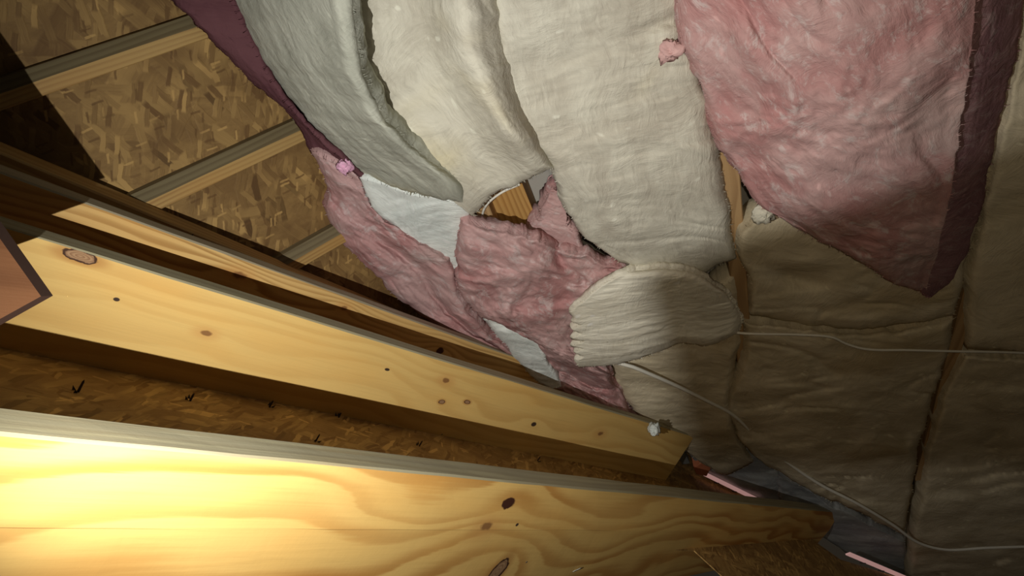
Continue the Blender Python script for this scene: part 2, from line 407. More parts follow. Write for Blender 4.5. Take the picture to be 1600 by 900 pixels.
def beam_uv(T, d, e, n, prof, px, py, face):
    """u, v (metres) on profile face `face` of a beam under a pixel"""
    a = np.array(prof[face]); b = np.array(prof[(face+1) % len(prof)])
    A = T+e*a[0]+n*a[1]; B = T+e*b[0]+n*b[1]
    nn = np.cross(d, B-A); r = ray(px, py); t = np.dot(A, nn)/np.dot(r, nn); P = r*t
    s = np.dot(P-T, d); q = P-A-d*np.dot(P-A, d)
    per = sum(np.linalg.norm(np.array(prof[i+1])-np.array(prof[i])) for i in range(face))
    return s, per+np.dot(q, nrm(B-A))
def beam(name, T, d, e, n, prof, s0, s1, mats, fm, nseg=24, wave=.0008, parent=None, seed=0, taper=0.0):
    m = len(prof); verts = []; faces = []; uvs = []; mi = []; hmin = min(p[1] for p in prof)
    per = [0]
    for i in range(m):
        a = np.array(prof[i]); b = np.array(prof[(i+1) % m]); per.append(per[-1]+np.linalg.norm(b-a))
    S = np.linspace(s0, s1, nseg+1)
    for q, s in enumerate(S):
        for i, (a, b) in enumerate(prof):
            w = wave*float(noise(s*9+i*3.3, i*1.7+seed, seed))*2
            verts.append(W(T + d*s + e*(a+w) + n*(b+w - (taper*max(0, 1-s/2.9) if b < hmin+.005 else 0))))
    for q in range(nseg):
        for i in range(m):
            j = (i+1) % m
            faces.append((q*m+i, q*m+j, (q+1)*m+j, (q+1)*m+i))
            uvs.append([(S[q], per[i]), (S[q], per[i+1]), (S[q+1], per[i+1]), (S[q+1], per[i])]); mi.append(fm[i])
    faces.append(tuple(range(m))); uvs.append([(prof[i][0]+3, prof[i][1]) for i in range(m)]); mi.append(0)
    faces.append(tuple(nseg*m+i for i in range(m))); uvs.append([(prof[i][0]+3, prof[i][1]) for i in range(m)]); mi.append(0)
    return mesh_obj(name, verts, faces, mats, uvs=uvs, midx=mi, parent=parent)
def rprof(w, h, r=.003):
    # profile (e, n): starts at the face looking at the camera (e = 0), top n = 0
    return [(0, -r), (0, -h+r), (r, -h), (w-r, -h), (w, -h+r), (w, -r), (w-r, 0), (r, 0)]
# profile faces: 0 front, 1 bevel, 2 bottom, 3 bevel, 4 back, 5 bevel, 6 top, 7 bevel

# ------------------------------------------------------------------ structure: roof decks, attic floor
def plane_slab(name, corners_cam, n, thick, mat, udir, kind='structure', nsub=1):
    C = [np.array(c) for c in corners_cam]; vd = np.cross(n, udir); o = C[0]
    verts = [W(c) for c in C]+[W(c-np.array(n)*thick) for c in C]; k = len(C)
    faces = [tuple(range(k)), tuple(range(2*k-1, k-1, -1))]+[(i, (i+1) % k, k+(i+1) % k, k+i) for i in range(k)]
    u = lambda c: (float(np.dot(c-o, udir)), float(np.dot(c-o, vd)))
    P = C+[c-np.array(n)*thick for c in C]
    uvs = [[u(P[i]) for i in f] for f in faces]
    ob = mesh_obj(name, verts, faces, [mat], uvs=uvs)
    if kind: ob['kind'] = kind
    return ob

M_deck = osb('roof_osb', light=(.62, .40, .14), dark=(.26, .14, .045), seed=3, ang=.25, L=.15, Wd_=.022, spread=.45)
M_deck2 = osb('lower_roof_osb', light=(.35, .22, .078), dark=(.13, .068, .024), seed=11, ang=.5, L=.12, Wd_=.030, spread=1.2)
M_gyp = plain('gypsum', (.42, .40, .36), .9, .1, sc=8)
# roof deck of the near rafters
def deckpt(s, e): return D*s + E*e + NR*KDECK
dk = plane_slab('ceiling', [deckpt(-1.2, .80), deckpt(2.02, .80), deckpt(2.02, .0), deckpt(4.3, .0), deckpt(4.3, .62), deckpt(3.32, .80), deckpt(3.05, 1.62), deckpt(-1.2, 1.62)], NR, .0025, M_deck, D)
# lower roof that runs under the ridge of batts
BD = vp(2500, -700); N2 = nrm(np.cross(BD, D))
if np.dot(N2, ray(300, 200)) > 0: N2 = -N2
K2 = -1.66
def p2(px, py): return on(px, py, N2, K2)
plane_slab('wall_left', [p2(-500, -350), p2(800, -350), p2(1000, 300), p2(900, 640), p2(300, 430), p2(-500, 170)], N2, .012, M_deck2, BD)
# attic floor (ceiling board of the rooms below)
fz = [tuple(fl(a, b, 0)) for a, b in [(430, -250), (1950, -250)]] + [(-3.3, 1.6, 0), (-3.3, 3.7, 0)] + [tuple(fl(a, b, 0)) for a, b in [(1440, 790), (1330, 745), (1200, 690), (1040, 645), (800, 500), (640, 330)]]
vv = fz+[(a, b, -.0127) for a, b, c in fz]; k = len(fz)
fo = mesh_obj('floor', vv, [tuple(range(k)), tuple(range(2*k-1, k-1, -1))]+[(i, (i+1) % k, k+(i+1) % k, k+i) for i in range(k)], [M_gyp]); fo['kind'] = 'structure'

# ------------------------------------------------------------------ joists of the attic floor
M_joist = wood('joist_pine', (.42, .27, .13), (.25, .14, .06), K=30, seed=4)
JD = Vector((-.38, 1.353, 0)).normalized(); JN = Vector((JD.y, -JD.x, 0))
def joist(px, py, label, w=.038, s0=-.9, s1=1.0, top=.118):
    c = fl(px, py, top); vs = []; fs = []; uvs = []
    prof = [(-w/2, 0.002), (w/2, 0.002), (w/2, top-.003), (w/2-.003, top), (-w/2+.003, top), (-w/2, top-.003)]; m = len(prof)
    per = [0]
    for i in range(m): per.append(per[-1]+math.dist(prof[i], prof[(i+1) % m]))
    n = 12; S = np.linspace(s0, s1, n+1)
    for s in S:
        for a, z in prof:
            p = Vector((c.x, c.y, 0))+JD*s+JN*a; vs.append((p.x, p.y, z))
    mi = []
    for q in range(n):
        for i in range(m):
            j = (i+1) % m; fs.append((q*m+i, q*m+j, (q+1)*m+j, (q+1)*m+i))
            uvs.append([(S[q], per[i]), (S[q], per[i+1]), (S[q+1], per[i+1]), (S[q+1], per[i])])
    for e0 in (0, n*m):
        fs.append(tuple(e0+i for i in range(m))); uvs.append([(prof[i][0], prof[i][1]) for i in range(m)])
    o = mesh_obj('floor_joist', vs, fs, [M_joist], uvs=uvs)
    return tag(o, label, 'joist')
joist(1146, 330, 'brown ceiling joist showing between cream batt and the big pink batt', w=.045)
joist(1506, 500, 'brown ceiling joist in the right gap below the pink batt corner')
joist(742, 300, 'ceiling joist buried under folded cream batt beside torn hole', s0=-.7, s1=.9)

# ------------------------------------------------------------------ rafters
def Tline(px, py, z): return ray(px, py)*z
def ztop(px, py): return KTOP/np.dot(ray(px, py), NR)
M_grey = wood('weathered_edge', (.40, .36, .22), (.25, .20, .11), K=60, seed=8, contrast=.7, greyed=.6)
# rafter B
TB = ray(0, 352)*1.05; PB = rprof(.04, .192)
kb = []
for (x, y, ru, rv, kd) in [(125, 401, .030, .010, 'ring'), (322, 521, .013, .006, 'tight'), (605, 577, .008, .004, 'pin'), (697, 594, .014, .008, 'tight'), (690, 628, .010, .006, 'ring'), (730, 628, .011, .006, 'ring'), (834, 663, .012, .008, 'pin'), (938, 677, .016, .009, 'tight'), (182, 468, .006, .004, 'pin')]:
    s, v = beam_uv(TB, D, E, NR, PB, x, y, 0); kb.append((s, v, ru, rv, kd))
M_B = wood('pine_pale', (.70, .47, .16), (.52, .29, .08), K=26, wob=1.0, knots=kb, seed=2, contrast=.62)
rb = beam('roof_rafter', TB, D, E, NR, PB, -.9, 2.16, [M_B, M_grey], [0, 0, 0, 0, 0, 1, 1, 1], seed=1)
tag(rb, 'bright pale pine rafter in the middle, with a barky knot near its upper left', 'rafter')
# rafter C
TC = ray(0, 268)*1.17; PC = rprof(.04, .19)
kc = []
for (x, y, ru, rv, kd) in [(712, 551, .016, .012, 'bark'), (385, 430, .02, .009, 'tight'), (555, 482, .012, .008, 'tight')]:
    s, v = beam_uv(TC, D, E, NR, PC, x, y, 0); kc.append((s, v, ru, rv, kd))
M_C = wood('pine_ringed', (.66, .43, .16), (.36, .19, .055), K=75, wob=1.6, knots=kc, seed=5, contrast=.9)
M_greyC = wood('blotched_edge', (.44, .37, .26), (.28, .2, .12), K=40, seed=12, contrast=.6, greyed=.7)
dC = nrm(ray(800, 556)*2.20-TC); eC = nrm(E-dC*np.dot(E, dC))
nC = nrm(np.cross(eC, dC)); nC = nC if np.dot(nC, NR) > 0 else -nC
rc = beam('roof_rafter', TC, dC, eC, nC, PC, -.9, 1.95, [M_C, M_greyC], [0, 0, 0, 0, 0, 1, 1, 1], seed=2)
tag(rc, 'tight-grained rafter just above the pale middle rafter, ending in a black knot', 'rafter')
# rafter D
TD = ray(0, 238)*1.27; PD = rprof(.075, .12)
dD = nrm(ray(640, 503)*2.05-TD); eD = nrm(E-dD*np.dot(E, dD)); nD = nrm(np.cross(eD, dD)); nD = nD if np.dot(nD, NR) > 0 else -nD
M_D = wood('pine_brown', (.50, .33, .13), (.33, .18, .06), K=45, seed=7)
rd = beam('valley_board', TD, dD, eD, nD, PD, -.8, 1.25, [M_D], [0]*8, seed=3)
tag(rd, 'dim brown valley board lying against the upper left sheathing', 'rafter')
# rafter A, the near one
TA = ray(0, 677)*.65
PA = [(0, -.003), (-.007, -.0960), (-.0062, -.0985), (.008, -.225), (.011, -.228), (.035, -.228), (.044, -.225), (.044, -.003), (.041, 0), (.003, 0)]
ka = []
for (x, y, ru, rv, kd, fc) in [(795, 786, .021, .013, 'bark', 0), (808, 820, .005, .004, 'pin', 0), (760, 822, .02, .010, 'tight', 0), (797, 862, .021, .019, 'ring', 2), (645, 897, .026, .013, 'ring', 2), (1065, 884, .03, .012, 'bark', 2), (1185, 850, .03, .009, 'pin', 2), (1235, 846, .03, .009, 'pin', 2)]:
    s, v = beam_uv(TA, DA, EA, NA, PA, x, y, fc); ka.append((s, v, ru, rv, kd))
M_A = wood('pine_yellow', (.73, .47, .15), (.42, .17, .03), K=22, wob=1.2, knots=ka, seed=1, contrast=1.0)
ra = beam('roof_rafter', TA, DA, EA, NA, PA, -.5, 3.25, [M_A, M_grey], [0, 0, 0, 0, 0, 0, 1, 1, 1, 1], nseg=40, seed=4, taper=.16)
tag(ra, 'nearest glaring yellow pine rafter across the bottom with dark knots', 'rafter')

# boards on the lower roof (2x4 edges with a grey upper side)
M_b1 = wood('strip_pine', (.40, .26, .095), (.24, .13, .045), K=110, seed=9, contrast=.9)
M_b1g = wood('strip_grey', (.17, .135, .07), (.11, .08, .04), K=70, seed=10)
def lower_board(p0, p1, label, w=.050, h=.04):
    A = p2(*p0); B = p2(*p1); d = nrm(B-A); e = np.cross(N2, d)
    if e[1] < 0: e = -e                                   # e points up in the picture
    prof = [(0, 0), (0, h-.002), (.002, h), (w*.55, h), (w, h*.6), (w, 0)]
    # the face at e = w side is grey
    o = beam('rafter_board', A, d, e, N2, prof, -.45, np.linalg.norm(B-A)+.03, [M_b1, M_b1g], [0, 0, 0, 1, 1, 1], seed=6)
    return tag(o, label, 'board')
lower_board((0, 168), (311, 60), 'upper wooden strip nailed across the dark sheathing, top left')
lower_board((241, 322), (462, 218), 'knotted wooden strip across the sheathing, between the other two')
lower_board((470, 408), (533, 372), 'short lowest wooden strip meeting the pink batt edge', h=.035)

# plywood corner plate at the left border
M_ply = wood('red_ply', (.11, .046, .018), (.07, .026, .009), K=8, seed=14, contrast=.8)
M_plye = plain('ply_edge', (.03, .012, .006), .8)
gz = .745
gp = [(-260, 0), (0, 362), (74, 466), (-2, 508), (-260, 650)]
gn = nrm((.6, .2, -.35)); gk = float(np.dot(gn, V(-.48, 0, .745)))
gfc = [on(p[0]-10, p[1]-3, gn, gk) for p in gp]; gf = [W(c) for c in gfc]; gb = [W(c + V(.001, .0005, .018)) for c in gfc]
k = len(gp); vs = gf+gb
fs = [tuple(range(k)), tuple(range(2*k-1, k-1, -1))]+[(i, (i+1) % k, k+(i+1) % k, k+i) for i in range(k)]
fuv = lambda i: (((gp[i % k][0])*gz/F), gp[i % k][1]*gz/F)
gus = mesh_obj('plywood_gusset', vs, fs, [M_ply, M_plye], uvs=[[fuv(i) for i in f] for f in fs], midx=[0, 1]+[1]*k)
tag(gus, 'reddish brown plywood corner plate poking in at the left border', 'plate')

# ------------------------------------------------------------------ insulation
CR = dict(a=(.60, .575, .48), b=(.47, .44, .36))
M_cream = batt_mat('cream_fibreglass', CR['a'], CR['b'], stain=(.58, .50, .28), seed=1, rot=.9)
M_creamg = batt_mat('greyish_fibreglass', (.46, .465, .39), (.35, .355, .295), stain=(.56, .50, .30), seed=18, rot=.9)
M_cream2 = batt_mat('cream_fibreglass_coarse', (.60, .58, .49), (.47, .44, .365), stain=(.60, .53, .34), seed=3, fibre=(26, 8, 12), rot=-.2, bumpd=.022)
M_tan = batt_mat('tan_fibreglass', (.60, .525, .38), (.48, .41, .28), stain=(.42, .32, .17), seed=5, fibre=(10, 22, 10), bumpd=.018)
M_white = batt_mat('white_fibreglass', (.76, .80, .76), (.62, .67, .64), seed=6, fibre=(24, 10, 10), bumpd=.018)
M_pink = batt_mat('pink_fibreglass', (.50, .325, .315), (.43, .22, .215), stain=(.47, .38, .355), seed=2, rot=.785, fibre=(12, 20, 16), white=.75, bumpd=.026)
M_pinkdull = batt_mat('dull_pink_fibreglass', (.50, .30, .30), (.40, .20, .21), stain=(.46, .36, .34), seed=7, fibre=(8, 26, 10), white=.3, bumpd=.012)
M_pinkshade = batt_mat('shaded_batt_side', (.125, .055, .062), (.10, .042, .05), seed=8, fibre=(8, 40, 8), bumpd=.006)  # pink batt side, its shade put into a darker base colour
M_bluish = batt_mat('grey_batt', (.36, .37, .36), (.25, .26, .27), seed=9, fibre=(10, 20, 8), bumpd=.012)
def ins(label, *a, **k):
    o = batt('insulation_batt', *a, **k); return tag(o, label, 'insulation batt')

# right-hand bay and middle bay
ins('tan batt in the upper right corner bay, right of the big pink batt',
    [(1612, -60), (1820, -60)], [(1512, 546), (1640, 556), (1820, 565)],
    [(1612, -60), (1598, 60), (1562, 220), (1534, 350), (1516, 430), (1512, 546)], [(1820, -60), (1820, 565)], M_tan, thick=.1, seed=21, rnd=(.0, .03, .02, 0), amp=.008)
ins('tan batt in the lower right corner bay, below the thin straight cable',
    [(1510, 552, 0), (1640, 562), (1820, 572)], [(1418, 960), (1820, 960)],
    [(1504, 556), (1472, 620), (1452, 690), (1440, 760), (1426, 830), (1418, 960)], [(1820, 572), (1820, 960)], M_tan, thick=.1, seed=22, rnd=(.03, .0, .03, 0), amp=.013)
ins('tan batt between two joists, tucked under the pointed pink batt',
    [(1202, 245, -.03), (1560, 245, -.03)], [(1172, 492, -.01), (1300, 512), (1400, 508), (1492, 492)],
    [(1202, 245, -.03), (1197, 322, -.02), (1172, 350), (1158, 374, .01), (1160, 412), (1174, 440), (1172, 492, -.01)],
    [(1556, 245, -.03), (1530, 330), (1506, 420), (1492, 492)], M_tan, thick=.09, seed=23, rnd=(0, .035, .02, .02), amp=.012,
    hf=lambda U, V_, x, y: -.03*np.exp(-(((y-(425+(x-1200)*.20))/16)**2))*smooth(1180, 1230, x)*smooth(1330, 1240, x))
ins('broad tan batt between two joists, crossed by the thin straight cable',
    [(1160, 503, -.005), (1300, 518), (1400, 514), (1490, 498)], [(1196, 726, -.01), (1270, 768), (1340, 800), (1412, 836, -.01)],
    [(1168, 503), (1168, 560), (1150, 600), (1142, 650), (1160, 690), (1196, 726)], [(1490, 498), (1482, 548), (1458, 620), (1434, 700), (1424, 770), (1412, 836)],
    M_tan, thick=.1, seed=24, rnd=(.03, .05, .02, .03), amp=.012, hf=lambda U, V_, x, y: .03*np.sin(math.pi*U)*np.sin(math.pi*V_))
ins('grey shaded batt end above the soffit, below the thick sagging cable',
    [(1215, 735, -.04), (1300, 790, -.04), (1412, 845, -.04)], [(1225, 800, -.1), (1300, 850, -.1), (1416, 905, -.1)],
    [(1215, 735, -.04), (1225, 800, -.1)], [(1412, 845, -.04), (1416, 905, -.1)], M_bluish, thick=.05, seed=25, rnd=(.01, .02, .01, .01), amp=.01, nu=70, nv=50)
ins('tan batt below the cream flap with a cable lying on it',
    [(955, 560, -.02), (1050, 500, -.02), (1150, 430, -.02)], [(1065, 700, -.03), (1130, 740, -.05), (1178, 722, -.03)],
    [(955, 560, -.02), (962, 600, -.02), (1000, 650), (1065, 700, -.03)], [(1152, 430, -.02), (1160, 520, -.02), (1142, 620, -.01), (1150, 680), (1178, 722, -.03)],
    M_tan, thick=.09, seed=26, rnd=(.0, .05, .03, .03), amp=.012)
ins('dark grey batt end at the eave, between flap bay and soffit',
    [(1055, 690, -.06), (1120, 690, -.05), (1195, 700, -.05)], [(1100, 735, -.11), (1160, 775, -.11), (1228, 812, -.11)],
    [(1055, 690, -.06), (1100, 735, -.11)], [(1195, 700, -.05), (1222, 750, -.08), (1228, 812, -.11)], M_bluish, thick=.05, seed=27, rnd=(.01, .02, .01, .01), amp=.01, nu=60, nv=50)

# the large cream batts at the top
ins('large cream batt left of the big pink batt, reaching down to the hole',
    [(770, -60, .05), (900, -60, .02), (1066, -60, .0)], [(965, 408, .02), (1010, 428, .01), (1080, 430), (1150, 404)],
    [(772, -60, .05), (772, 20, .05), (800, 150, .055), (832, 218, .06), (868, 262, .06), (876, 300, .05), (888, 335, .045), (905, 362, .04), (965, 408, .02)],
    [(1062, -60), (1066, 60), (1086, 110), (1112, 200), (1132, 300), (1150, 404)], M_cream2, thick=.1, seed=31, nu=170, nv=190, amp=.011, rnd=(0, .03, .02, .03), jit=7,
    hf=lambda U, V_, x, y: .02*np.sin(U*math.pi)*np.sin(V_*2.6) - .018*np.exp(-((y-(28+(1060-x)*.35))/12)**2)*smooth(960, 1040, x) + .012*np.exp(-(((x-900-(y-260)*.7)/22)**2))*smooth(230, 330, y))
bandB = lambda U, V_, x, y: (.10*np.exp(-((U-.76-.08*V_)/.18)**2) - .01*np.exp(-((U-.34)/.12)**2))*smooth(1.08, .78, V_)
ins('middle cream batt with a bright rounded fold, ending at the torn hole',
    [(500, -60, .10), (590, -60, .06), (670, -60, .01), (790, -60, .03)], [(738, 338, .05), (765, 308, .06), (805, 290, .06), (866, 262, .06)],
    [(500, -60, .10), (515, 60, .10), (535, 140, .09), (586, 205, .08), (650, 262, .08), (738, 338, .05)],
    [(790, -60, .02), (786, 20, .02), (810, 150, .03), (838, 215, .04), (866, 262, .06)], M_cream, thick=.07, seed=32, nu=170, nv=170, amp=.009, rnd=(0, .02, .0, .03), hf=bandB, jit=5, ani=(.6, 1.3), dirn=-.9)
la = empty('insulation_batt', fl(480, 150, .05)); tag(la, 'leftmost long cream batt with a pink side against the wood sheathing', 'insulation batt')
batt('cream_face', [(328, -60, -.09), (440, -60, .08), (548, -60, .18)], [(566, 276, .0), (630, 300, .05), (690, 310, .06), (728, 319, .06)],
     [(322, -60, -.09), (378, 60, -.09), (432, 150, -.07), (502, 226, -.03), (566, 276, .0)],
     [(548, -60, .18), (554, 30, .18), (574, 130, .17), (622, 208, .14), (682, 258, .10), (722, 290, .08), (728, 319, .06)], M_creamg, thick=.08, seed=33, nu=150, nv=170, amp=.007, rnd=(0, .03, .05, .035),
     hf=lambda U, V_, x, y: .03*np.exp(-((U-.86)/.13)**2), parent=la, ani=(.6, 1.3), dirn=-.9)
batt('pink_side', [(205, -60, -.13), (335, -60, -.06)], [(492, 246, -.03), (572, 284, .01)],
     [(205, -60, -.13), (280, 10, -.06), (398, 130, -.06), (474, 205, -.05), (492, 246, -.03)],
     [(335, -60, -.06), (388, 60, -.06), (440, 150, -.01), (510, 228, .02), (572, 284, .01)], M_pinkshade, thick=.03, seed=34, nu=50, nv=150, amp=.004, rnd=(0, .0, .01, .0), jit=4, parent=la)
ins('small white batt scrap between the leftmost cream batt and pink batts',
    [(562, 278, .02), (640, 300, .03), (700, 312, .035), (742, 320, .04)], [(705, 425, -.01), (712, 440, -.01), (722, 440, -.01)],
    [(562, 278, .02), (585, 325, .01), (640, 370, .0), (705, 425, -.01)], [(742, 320, .04), (726, 352, .02), (720, 400, .0), (722, 440, -.01)], M_white, thick=.05, seed=35, nu=90, nv=90, amp=.011, rnd=(.0, .01, .015, .02))
ins('drooping pink batt along the sheathing edge, left of the hole',
    [(486, 236, .0), (520, 250, .01), (562, 278, .01)], [(765, 540, .0), (785, 550, .0), (806, 556, .0)],
    [(486, 236, -.02), (510, 290, -.02), (514, 342, -.02), (560, 402, -.01), (640, 482, .0), (700, 520, .0), (765, 540, .0)],
    [(562, 278, .01), (588, 330, .01), (650, 376, .02), (704, 412, .02), (722, 470, .02), (765, 520, .01), (806, 556, .0)], M_pink, thick=.08, seed=36, nu=90, nv=170, fr=10, amp=.016, lump=.9, ani=(.6, 1.3), dirn=-1.0, rnd=(.0, .02, .05, .02), jit=7,
    hf=lambda U, V_, x, y: -.018*np.exp(-((U-.45-.2*V_)/.10)**2)*smooth(.1, .4, V_))
ins('narrow white batt sliver between the two lower pink batts',
    [(758, 500, .01), (775, 500, .01), (792, 503, .01)], [(858, 604, .01), (866, 606, .01), (876, 606, .01)],
    [(758, 500, .0), (798, 550, .0), (834, 590, .0), (858, 604, .0)], [(795, 503, .01), (838, 533, .02), (852, 570, .02), (876, 606, .01)], M_white, thick=.06, seed=37, nu=40, nv=90, amp=.008, rnd=(.0, .0, .02, .0), jit=5)
ins('crumpled pink batt directly below the torn hole',
    [(722, 346, .05), (770, 358, .05), (830, 368, .05), (862, 386, .04), (905, 398, .03), (978, 420, .02)],
    [(866, 604, .0), (920, 632, .0), (975, 652, .0), (1028, 676, .0)],
    [(722, 346, .05), (714, 400, .04), (722, 460, .03), (762, 498, .03), (834, 532, .02), (850, 572, .01), (866, 604, .0)],
    [(978, 420, .02), (948, 450, .02), (930, 500, .01), (945, 570, .01), (985, 640, .0), (1028, 676, .0)], M_pink, thick=.05, seed=38, nu=150, nv=180, fr=9, amp=.024, lump=1.0, ani=(.8, 1.3), dirn=-.785, rnd=(.02, .03, .03, .02), jit=8,
    hf=lambda U, V_, x, y: .02*np.sin(math.pi*U)*np.sin(math.pi*V_) - .02*np.exp(-(((y-(510+(x-760)*.55))/14)**2)) - .02*np.exp(-(((x-872)-(y-400)*.25)/9)**2)*smooth(440, 400, y))
ins('small torn pink tuft standing inside the hole at its right',
    [(858, 300, -.01), (868, 294, -.01), (880, 298, -.01)], [(826, 366, -.02), (860, 380, -.02), (912, 396, -.01)],
    [(858, 300, -.01), (850, 325, -.03), (832, 348, -.04), (826, 366, -.04)], [(880, 298, -.01), (884, 335, -.01), (896, 366, -.01), (912, 396, -.01)], M_pink, thick=.07, seed=39, nu=70, nv=80, amp=.016, rnd=(.01, .0, .02, .0), jit=8)

# flap
fl_teeth = [(992, 422), (950, 440), (912, 470), (893, 488), (897, 497), (894, 503), (906, 508), (894, 514), (908, 521), (896, 527), (912, 533), (897, 540), (911, 546), (900, 552), (912, 558), (902, 566), (906, 575)]
ins('cream batt end folded out with a combed fringe, half in shadow',
    [(992, 424, .06), (1040, 420, .06), (1090, 430, .05), (1130, 455, .03)], [(904, 574, .08), (960, 568, .08), (1010, 556, .07), (1060, 538, .06), (1110, 538, .05), (1154, 520, .02)],
    [(x, y, .08) for x, y in fl_teeth], [(1130, 455, .03), (1150, 480, .02), (1158, 500, .01), (1154, 520, .02)],
    batt_mat('flap_fibreglass', (.76, .73, .62), (.64, .60, .49), seed=13, fibre=(7, 60, 20), rot=-.12, bumpd=.010), thick=.035, seed=40, nu=130, nv=170, amp=.006, rnd=(.045, .03, .006, .03), jit=3)

# big pink batt, upper right
lp_ = empty('insulation_batt', fl(1320, 200, .05)); tag(lp_, 'big wrinkled pink batt with a pointed lower corner and dark right side', 'insulation batt')
batt('pink_face', [(1056, -60, .04), (1300, -60, .13), (1532, -60, .13)], [(1235, 350, .05), (1300, 385, .07), (1345, 408, .07), (1400, 442, .06), (1446, 460, .03)],
    [(1056, -60, .04), (1066, 60, .04), (1098, 140, .04), (1118, 212, .03), (1150, 262, .04), (1188, 318, .05), (1235, 350, .05)],
    [(1532, -60, .13), (1520, 60, .13), (1496, 230, .12), (1480, 330, .11), (1464, 400, .08), (1446, 460, .03)], M_pink, thick=.10, seed=41, nu=200, nv=200, lump=.75, ani=(.7, 1.25), dirn=-.75, amp=.024, rnd=(0, .03, .03, .0), jit=5, fr=7,
    hf=lambda U, V_, x, y: .03*np.sin(math.pi*U)*smooth(0, .25, U), parent=lp_)
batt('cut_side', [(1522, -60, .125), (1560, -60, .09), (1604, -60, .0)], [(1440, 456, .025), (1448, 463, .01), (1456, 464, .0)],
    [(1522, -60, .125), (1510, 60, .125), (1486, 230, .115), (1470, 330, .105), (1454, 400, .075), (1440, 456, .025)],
    [(1604, -60, .0), (1592, 60, .0), (1558, 200, .0), (1532, 330, .0), (1508, 400, .0), (1490, 436, .0), (1456, 464, .0)], batt_mat('shaded_pink_side', (.34, .19, .20), (.25, .13, .145), seed=19, fibre=(8, 40, 8), white=.3),  # side shading painted in as a dimmer pink
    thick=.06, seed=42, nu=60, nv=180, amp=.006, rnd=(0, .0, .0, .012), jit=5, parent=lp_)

# tufts
def tuft(px, py, z, r, mat, label, seed=0, fl_=(1, 1, .5)):
    c = fl(px, py, z); vs = []; fs = []; n, m = 22, 14
    for j in range(m+1):
        ph = math.pi*j/m
        for i in range(n):
            t = 2*math.pi*i/n
            k = 1+.9*float(fbm(math.cos(t)*2.2+seed*3, math.sin(t)*2.2+ph*2, seed, 3))
            vs.append((c.x+r*fl_[0]*k*math.sin(ph)*math.cos(t), c.y+r*fl_[1]*k*math.sin(ph)*math.sin(t), c.z+r*fl_[2]*k*math.cos(ph)))
    for j in range(m):
        for i in range(n): fs.append((j*n+i, j*n+(i+1) % n, (j+1)*n+(i+1) % n, (j+1)*n+i))
    return tag(mesh_obj('insulation_tuft', vs, fs, [mat], smooth_=True), label, 'insulation tuft')
M_tp = batt_mat('tuft_pink', (.62, .42, .40), (.5, .30, .29), seed=15)
M_tv = batt_mat('tuft_bright_pink', (.78, .45, .60), (.62, .32, .46), seed=16)
tuft(1048, 80, .165, .023, M_tp, 'round pale pink tuft stuck on the large cream batt', 1)
tuft(538, 260, .17, .018, M_tv, 'bright pink tuft at the lower end of the leftmost batt', 2, (1.1, .9, .7))
tuft(1022, 670, .27, .022, M_white, 'white fluffy tuft hanging at the end of the middle rafter', 3, (.7, 1, .8))
tuft(1196, 334, .16, .028, M_cream, 'small cream tuft at the joist under the pink batt', 4)

# ------------------------------------------------------------------ inside the hole
M_blk = wood('block_pine', (.46, .27, .09), (.27, .13, .035), K=70, seed=17, contrast=.8)
def flat_block(name, pts, z0, z1, mat, label, cat, udir=(1, 0)):
    P = [fl(x, y, z1) for x, y in pts]; k = len(P)
    vs = [(p.x, p.y, z1) for p in P]+[(p.x, p.y, z0) for p in P]
    fs = [tuple(range(k)), tuple(range(2*k-1, k-1, -1))]+[(i, (i+1) % k, k+(i+1) % k, k+i) for i in range(k)]
    a = math.atan2(udir[1], udir[0]); ca, sa = math.cos(a), math.sin(a)
    uvs = [[(vs[i][0]*ca+vs[i][1]*sa, -vs[i][0]*sa+vs[i][1]*ca+vs[i][2]) for i in f] for f in fs]
    return tag(mesh_obj(name, vs, fs, [mat], uvs=uvs), label, cat)
flat_block('wood_blocking', [(745, 255), (806, 262), (842, 352), (830, 380), (745, 380)], .004, .07, M_blk, 'golden wood blocking seen through the torn hole', 'board', (-.35, 1))
M_cable = plain('white_cable', (.74, .72, .64), .5, .3, nz=.1)
def cable(pts, r, label, name='electrical_cable', mat=None):
    P = catmull([tuple(fl(x, y, z)) for x, y, z in pts], 90)
    vs, fs = tube_geo([Vector(p) for p in P], r, 10)
    return tag(mesh_obj(name, vs, fs, [mat or M_cable], smooth_=True), label, 'cable')
cable([(812, 288, .12), (785, 300, .13), (762, 318, .13), (754, 335, .12), (760, 352, .10), (775, 362, .09)], .003, 'white cable loop just inside the left end of the hole')
cable([(960, 566, .16), (985, 572, .175), (1010, 582, .172), (1060, 604, .165), (1100, 624, .163), (1142, 646, .15), (1180, 680, .14), (1222, 716, .155), (1280, 756, .17), (1340, 787, .175), (1395, 820, .17), (1440, 850, .18), (1480, 859, .182), (1540, 856, .178), (1640, 853, .175)], .0058, 'thick white cable sagging from under the flap to lower right')
cable([(1140, 519, .15), (1165, 521, .168), (1250, 523, .18), (1300, 527, .186), (1322, 537, .188), (1350, 545, .19), (1420, 547, .182), (1500, 549, .165), (1560, 550, .15), (1640, 553, .13)], .0036, 'thin cream cable running straight across two batts at right')

